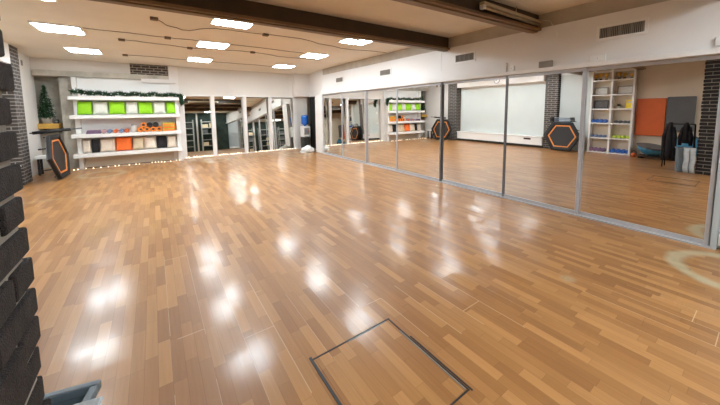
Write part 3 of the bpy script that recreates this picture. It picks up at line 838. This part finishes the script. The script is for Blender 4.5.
# grey tub with trousers draped over it (its corner shows low in front of the brick column)
t = thing('storage_tub', 'grey-blue plastic tub standing behind the near brick column', 'tub', (-.448, 1.245, 0), (0, 0, R(-14)))
bm = B(); tw, td, th_ = .2, .13, .545
def ringpts(s, z): return [bm.verts.new((sx*tw*s, sy*td*s, z)) for sx, sy in ((-1,-1),(1,-1),(1,1),(-1,1))]
rs = [ringpts(.88, 0), ringpts(.97, th_), ringpts(.91, th_), ringpts(.83, .02)]
bm.faces.new(rs[0][::-1])
for a, b in zip(rs, rs[1:]):
    for k in range(4): bm.faces.new((a[k], a[(k+1) % 4], b[(k+1) % 4], b[k]))
bm.faces.new(rs[-1])
obj('shell', bm, 'tub', t, bevel=.008)
bm = B()
for a in ((-tw-.01, tw+.01, -td-.01, -td+.014), (-tw-.01, tw+.01, td-.014, td+.01), (-tw-.01, -tw+.014, -td+.014, td-.014), (tw-.014, tw+.01, -td+.014, td-.014)):
    box(bm, *a, th_-.025, th_+.008)
obj('rim', bm, 'tub', t, bevel=.005)
t = thing('trousers', 'pale grey trousers draped over the side of the grey tub', 'trousers', (-.254, 1.14, 0), (0, 0, R(-14)))
def leg(y):
    bm = B(); n = 9; rings = []
    for i in range(n):
        u = i/(n-1); zz = .56-.55*u; w = .046-.006*u
        rings.append([bm.verts.new((.016*math.sin(2*math.pi*k/14)*(1+.15*math.sin(4*k+i))+.024, y+w*math.cos(2*math.pi*k/14)+.008*math.sin(i*1.3), zz)) for k in range(14)])
    for a, b in zip(rings, rings[1:]):
        for k in range(14): bm.faces.new((a[k], a[(k+1) % 14], b[(k+1) % 14], b[k]))
    bm.faces.new(rings[0]); bm.faces.new(rings[-1][::-1]); return bm
obj('trouser_leg', leg(-.045), 'trous', t, smooth=True); obj('trouser_leg', leg(.05), 'trous', t, smooth=True)
bm = B(); box(bm, -.06, .04, -.09, .095, .556, .568)
obj('waist', bm, 'trous', t, bevel=.007)

# ------------------------------------------------------------------ water cooler corner
t = thing('water_cooler', 'white water cooler with a blue bottle in the far corner', 'water cooler', (4.70, 10.38, 0))
obj('stand', box(B(), -.13, .13, -.14, .14, .03, .50), 'bin', t, bevel=.01)
for x in (-.1, .1):
    for y in (-.11, .11): obj('foot', box(B(), x-.02, x+.02, y-.02, y+.02, 0, .03), 'rub', t)
bd = obj('body', box(B(), -.15, .15, -.15, .15, .50, .90), 'metalw', t, bevel=.02)
obj('panel', box(B(), -.1, .1, -.157, -.15, .58, .84), 'grille', bd, bevel=.003)
for x, m in ((-.05, 'blue'), (.05, 'redo')): obj('tap', tube(B(), [(x, -.157, .74), (x, -.2, .74), (x, -.2, .70)], .014, 8), m, bd)
obj('drip_tray', box(B(), -.09, .09, -.21, -.15, .52, .545), 'grille', bd)
obj('bottle', lathe(B(), [(.035, .90), (.04, .93), (.125, .98), (.135, 1.0), (.135, 1.1), (.128, 1.12), (.135, 1.14), (.135, 1.26), (.12, 1.31), (.02, 1.32)], 24), 'bottle', t, smooth=True)
bm = B(); n = 26
pv = []
for k in range(n+1):
    y = 9.64+.95*k/n; pv.append((5.03+.025*math.sin(k*1.7), y))
f = [bm.verts.new((x, y, .03)) for x, y in pv]; g = [bm.verts.new((x, y, 2.0)) for x, y in pv]
f2 = [bm.verts.new((x+.012, y, .03)) for x, y in pv]; g2 = [bm.verts.new((x+.012, y, 2.0)) for x, y in pv]
for k in range(n):
    bm.faces.new((f[k], f[k+1], g[k+1], g[k])); bm.faces.new((f2[k], g2[k], g2[k+1], f2[k+1]))
    bm.faces.new((g[k], g[k+1], g2[k+1], g2[k])); bm.faces.new((f[k], f2[k], f2[k+1], f[k+1]))
t = tag(obj('black_curtain', bm, 'curt', smooth=True), 'black curtain closing the passage behind the water cooler', 'curtain')
# crumpled white sack on the floor
bm = B(); bmesh.ops.create_icosphere(bm, subdivisions=4, radius=1)
for v in bm.verts:
    d = v.co.copy(); k = 1+.18*math.sin(d.x*7+d.y*4)*math.cos(d.z*6)+.1*math.sin(d.y*13+d.x*9)
    v.co = Vector((d.x*.25*k, d.y*.14*k, max(0, d.z*.13*k+.07*(1-abs(d.x))+.03)))
tag(obj('white_sack', bm, 'bagm', smooth=True, loc=(4.48, 9.72, 0)), 'crumpled white plastic sack on the floor by the cooler', 'sack')

# ------------------------------------------------------------------ floor hatch
t = thing('floor_hatch', 'square wooden floor hatch edged with black sealing strips', 'hatch', (1.0, 1.19, 0))
obj('lid', box(B(), -.290, .275, -.32, .318, 0, .002), 'floor', t)
obj('edge_strip', box(B(), -.318, -.302, -.34, .352, 0, .004), 'seal', t)
obj('edge_strip', box(B(), -.300, .300, .326, .335, 0, .003), 'seal', t)
obj('edge_strip', box(B(), .290, .298, -.335, .326, 0, .003), 'seal', t)
obj('edge_strip', box(B(), .304, .311, -.345, .12, 0, .004), 'seal', t)
obj('edge_strip', box(B(), -.300, .290, -.334, -.326, 0, .003), 'seal', t)
obj('metal_strip', box(B(), .278, .286, -.318, .20, 0, .003), 'hmet', t)
obj('metal_strip', box(B(), -.05, .26, .3195, .3245, 0, .003), 'hmet', t)

# ------------------------------------------------------------------ dark end of the hall behind the camera (seen in the far mirrors)
def rack(x, y, label, w=.95):
    t = thing('storage_rack', label, 'rack', (x, y, 0), group='white storage racks at the dark end')
    for sx in (-1, 1):
        for sy in (-.18, .18): obj('post', box(B(), sx*w/2-.025, sx*w/2+.025, sy-.02, sy+.02, 0, 2.35), 'rackm', t)
    for zz in (.35, .8, 1.25, 1.7, 2.15): obj('shelf', box(B(), -w/2, w/2, -.2, .2, zz, zz+.04), 'rackm', t)
    return t
k = 0
for x, l in ((.3, 'white storage rack at the dark end behind the hatch'), (1.9, 'white storage rack in the middle of the dark end'), (3.4, 'white storage rack at the dark end by the mirror wall')):
    rack(x, -3.2, l)
    for zz in (.39, .84, 1.29, 1.74):
        for dx in (-.24, .2):
            if random.random() < .25: continue
            h = random.uniform(.18, .32); w = random.uniform(.14, .2)
            o = obj('storage_box', box(B(), -w, w, -.15, .15, 0, h), random.choice(['bin', 'bin', 'gmat', 'beige']), bevel=.01, loc=(x+dx, -3.2, zz+.002))
            tag(o, 'storage box %s, %s side, of the %s rack' % (['on the lowest loaded board', 'at waist height', 'at chest height', 'at head height'][int((zz-.39)/.45+.1)], 'left' if dx < 0 else 'right', 'first' if x < 1 else 'middle' if x < 3 else 'mirror-side'), 'box', 'boxes on the storage racks')
struct('trim_17', box(B(), 1.0, 1.1, -3.59, -3.5, 0, H), 'white'); struct('trim_18', box(B(), 2.62, 2.72, -3.59, -3.5, 0, H), 'white')

# ------------------------------------------------------------------ world, camera
w = bpy.data.worlds.new('world'); S.world = w; w.use_nodes = True
w.node_tree.nodes['Background'].inputs[0].default_value = (.9, .95, 1, 1); w.node_tree.nodes['Background'].inputs[1].default_value = .1
yaw, pit, rol = R(34.916), R(5.456), R(-.563)
fw = Vector((math.sin(yaw)*math.cos(pit), math.cos(yaw)*math.cos(pit), -math.sin(pit)))
rt = Vector((math.cos(yaw), -math.sin(yaw), 0)); up = rt.cross(fw)
r2 = rt*math.cos(rol)+up*math.sin(rol); u2 = -rt*math.sin(rol)+up*math.cos(rol)
cam = bpy.data.cameras.new('camera'); co = bpy.data.objects.new('camera', cam); C.objects.link(co)
mt = Matrix((r2, u2, -fw)).transposed().to_4x4(); mt.translation = (0, 0, 1.5); co.matrix_world = mt
cam.sensor_width = 36; cam.lens = 36*295.0/720; cam.shift_y = -(202.5-137.93)/720; cam.clip_start = .02
S.camera = co
S.view_settings.view_transform = 'Standard'; S.view_settings.look = 'None'
S.view_settings.exposure = 0.45
S.cycles.max_bounces = 14; S.cycles.diffuse_bounces = 6; S.cycles.glossy_bounces = 8
S.cycles.sample_clamp_indirect = 8
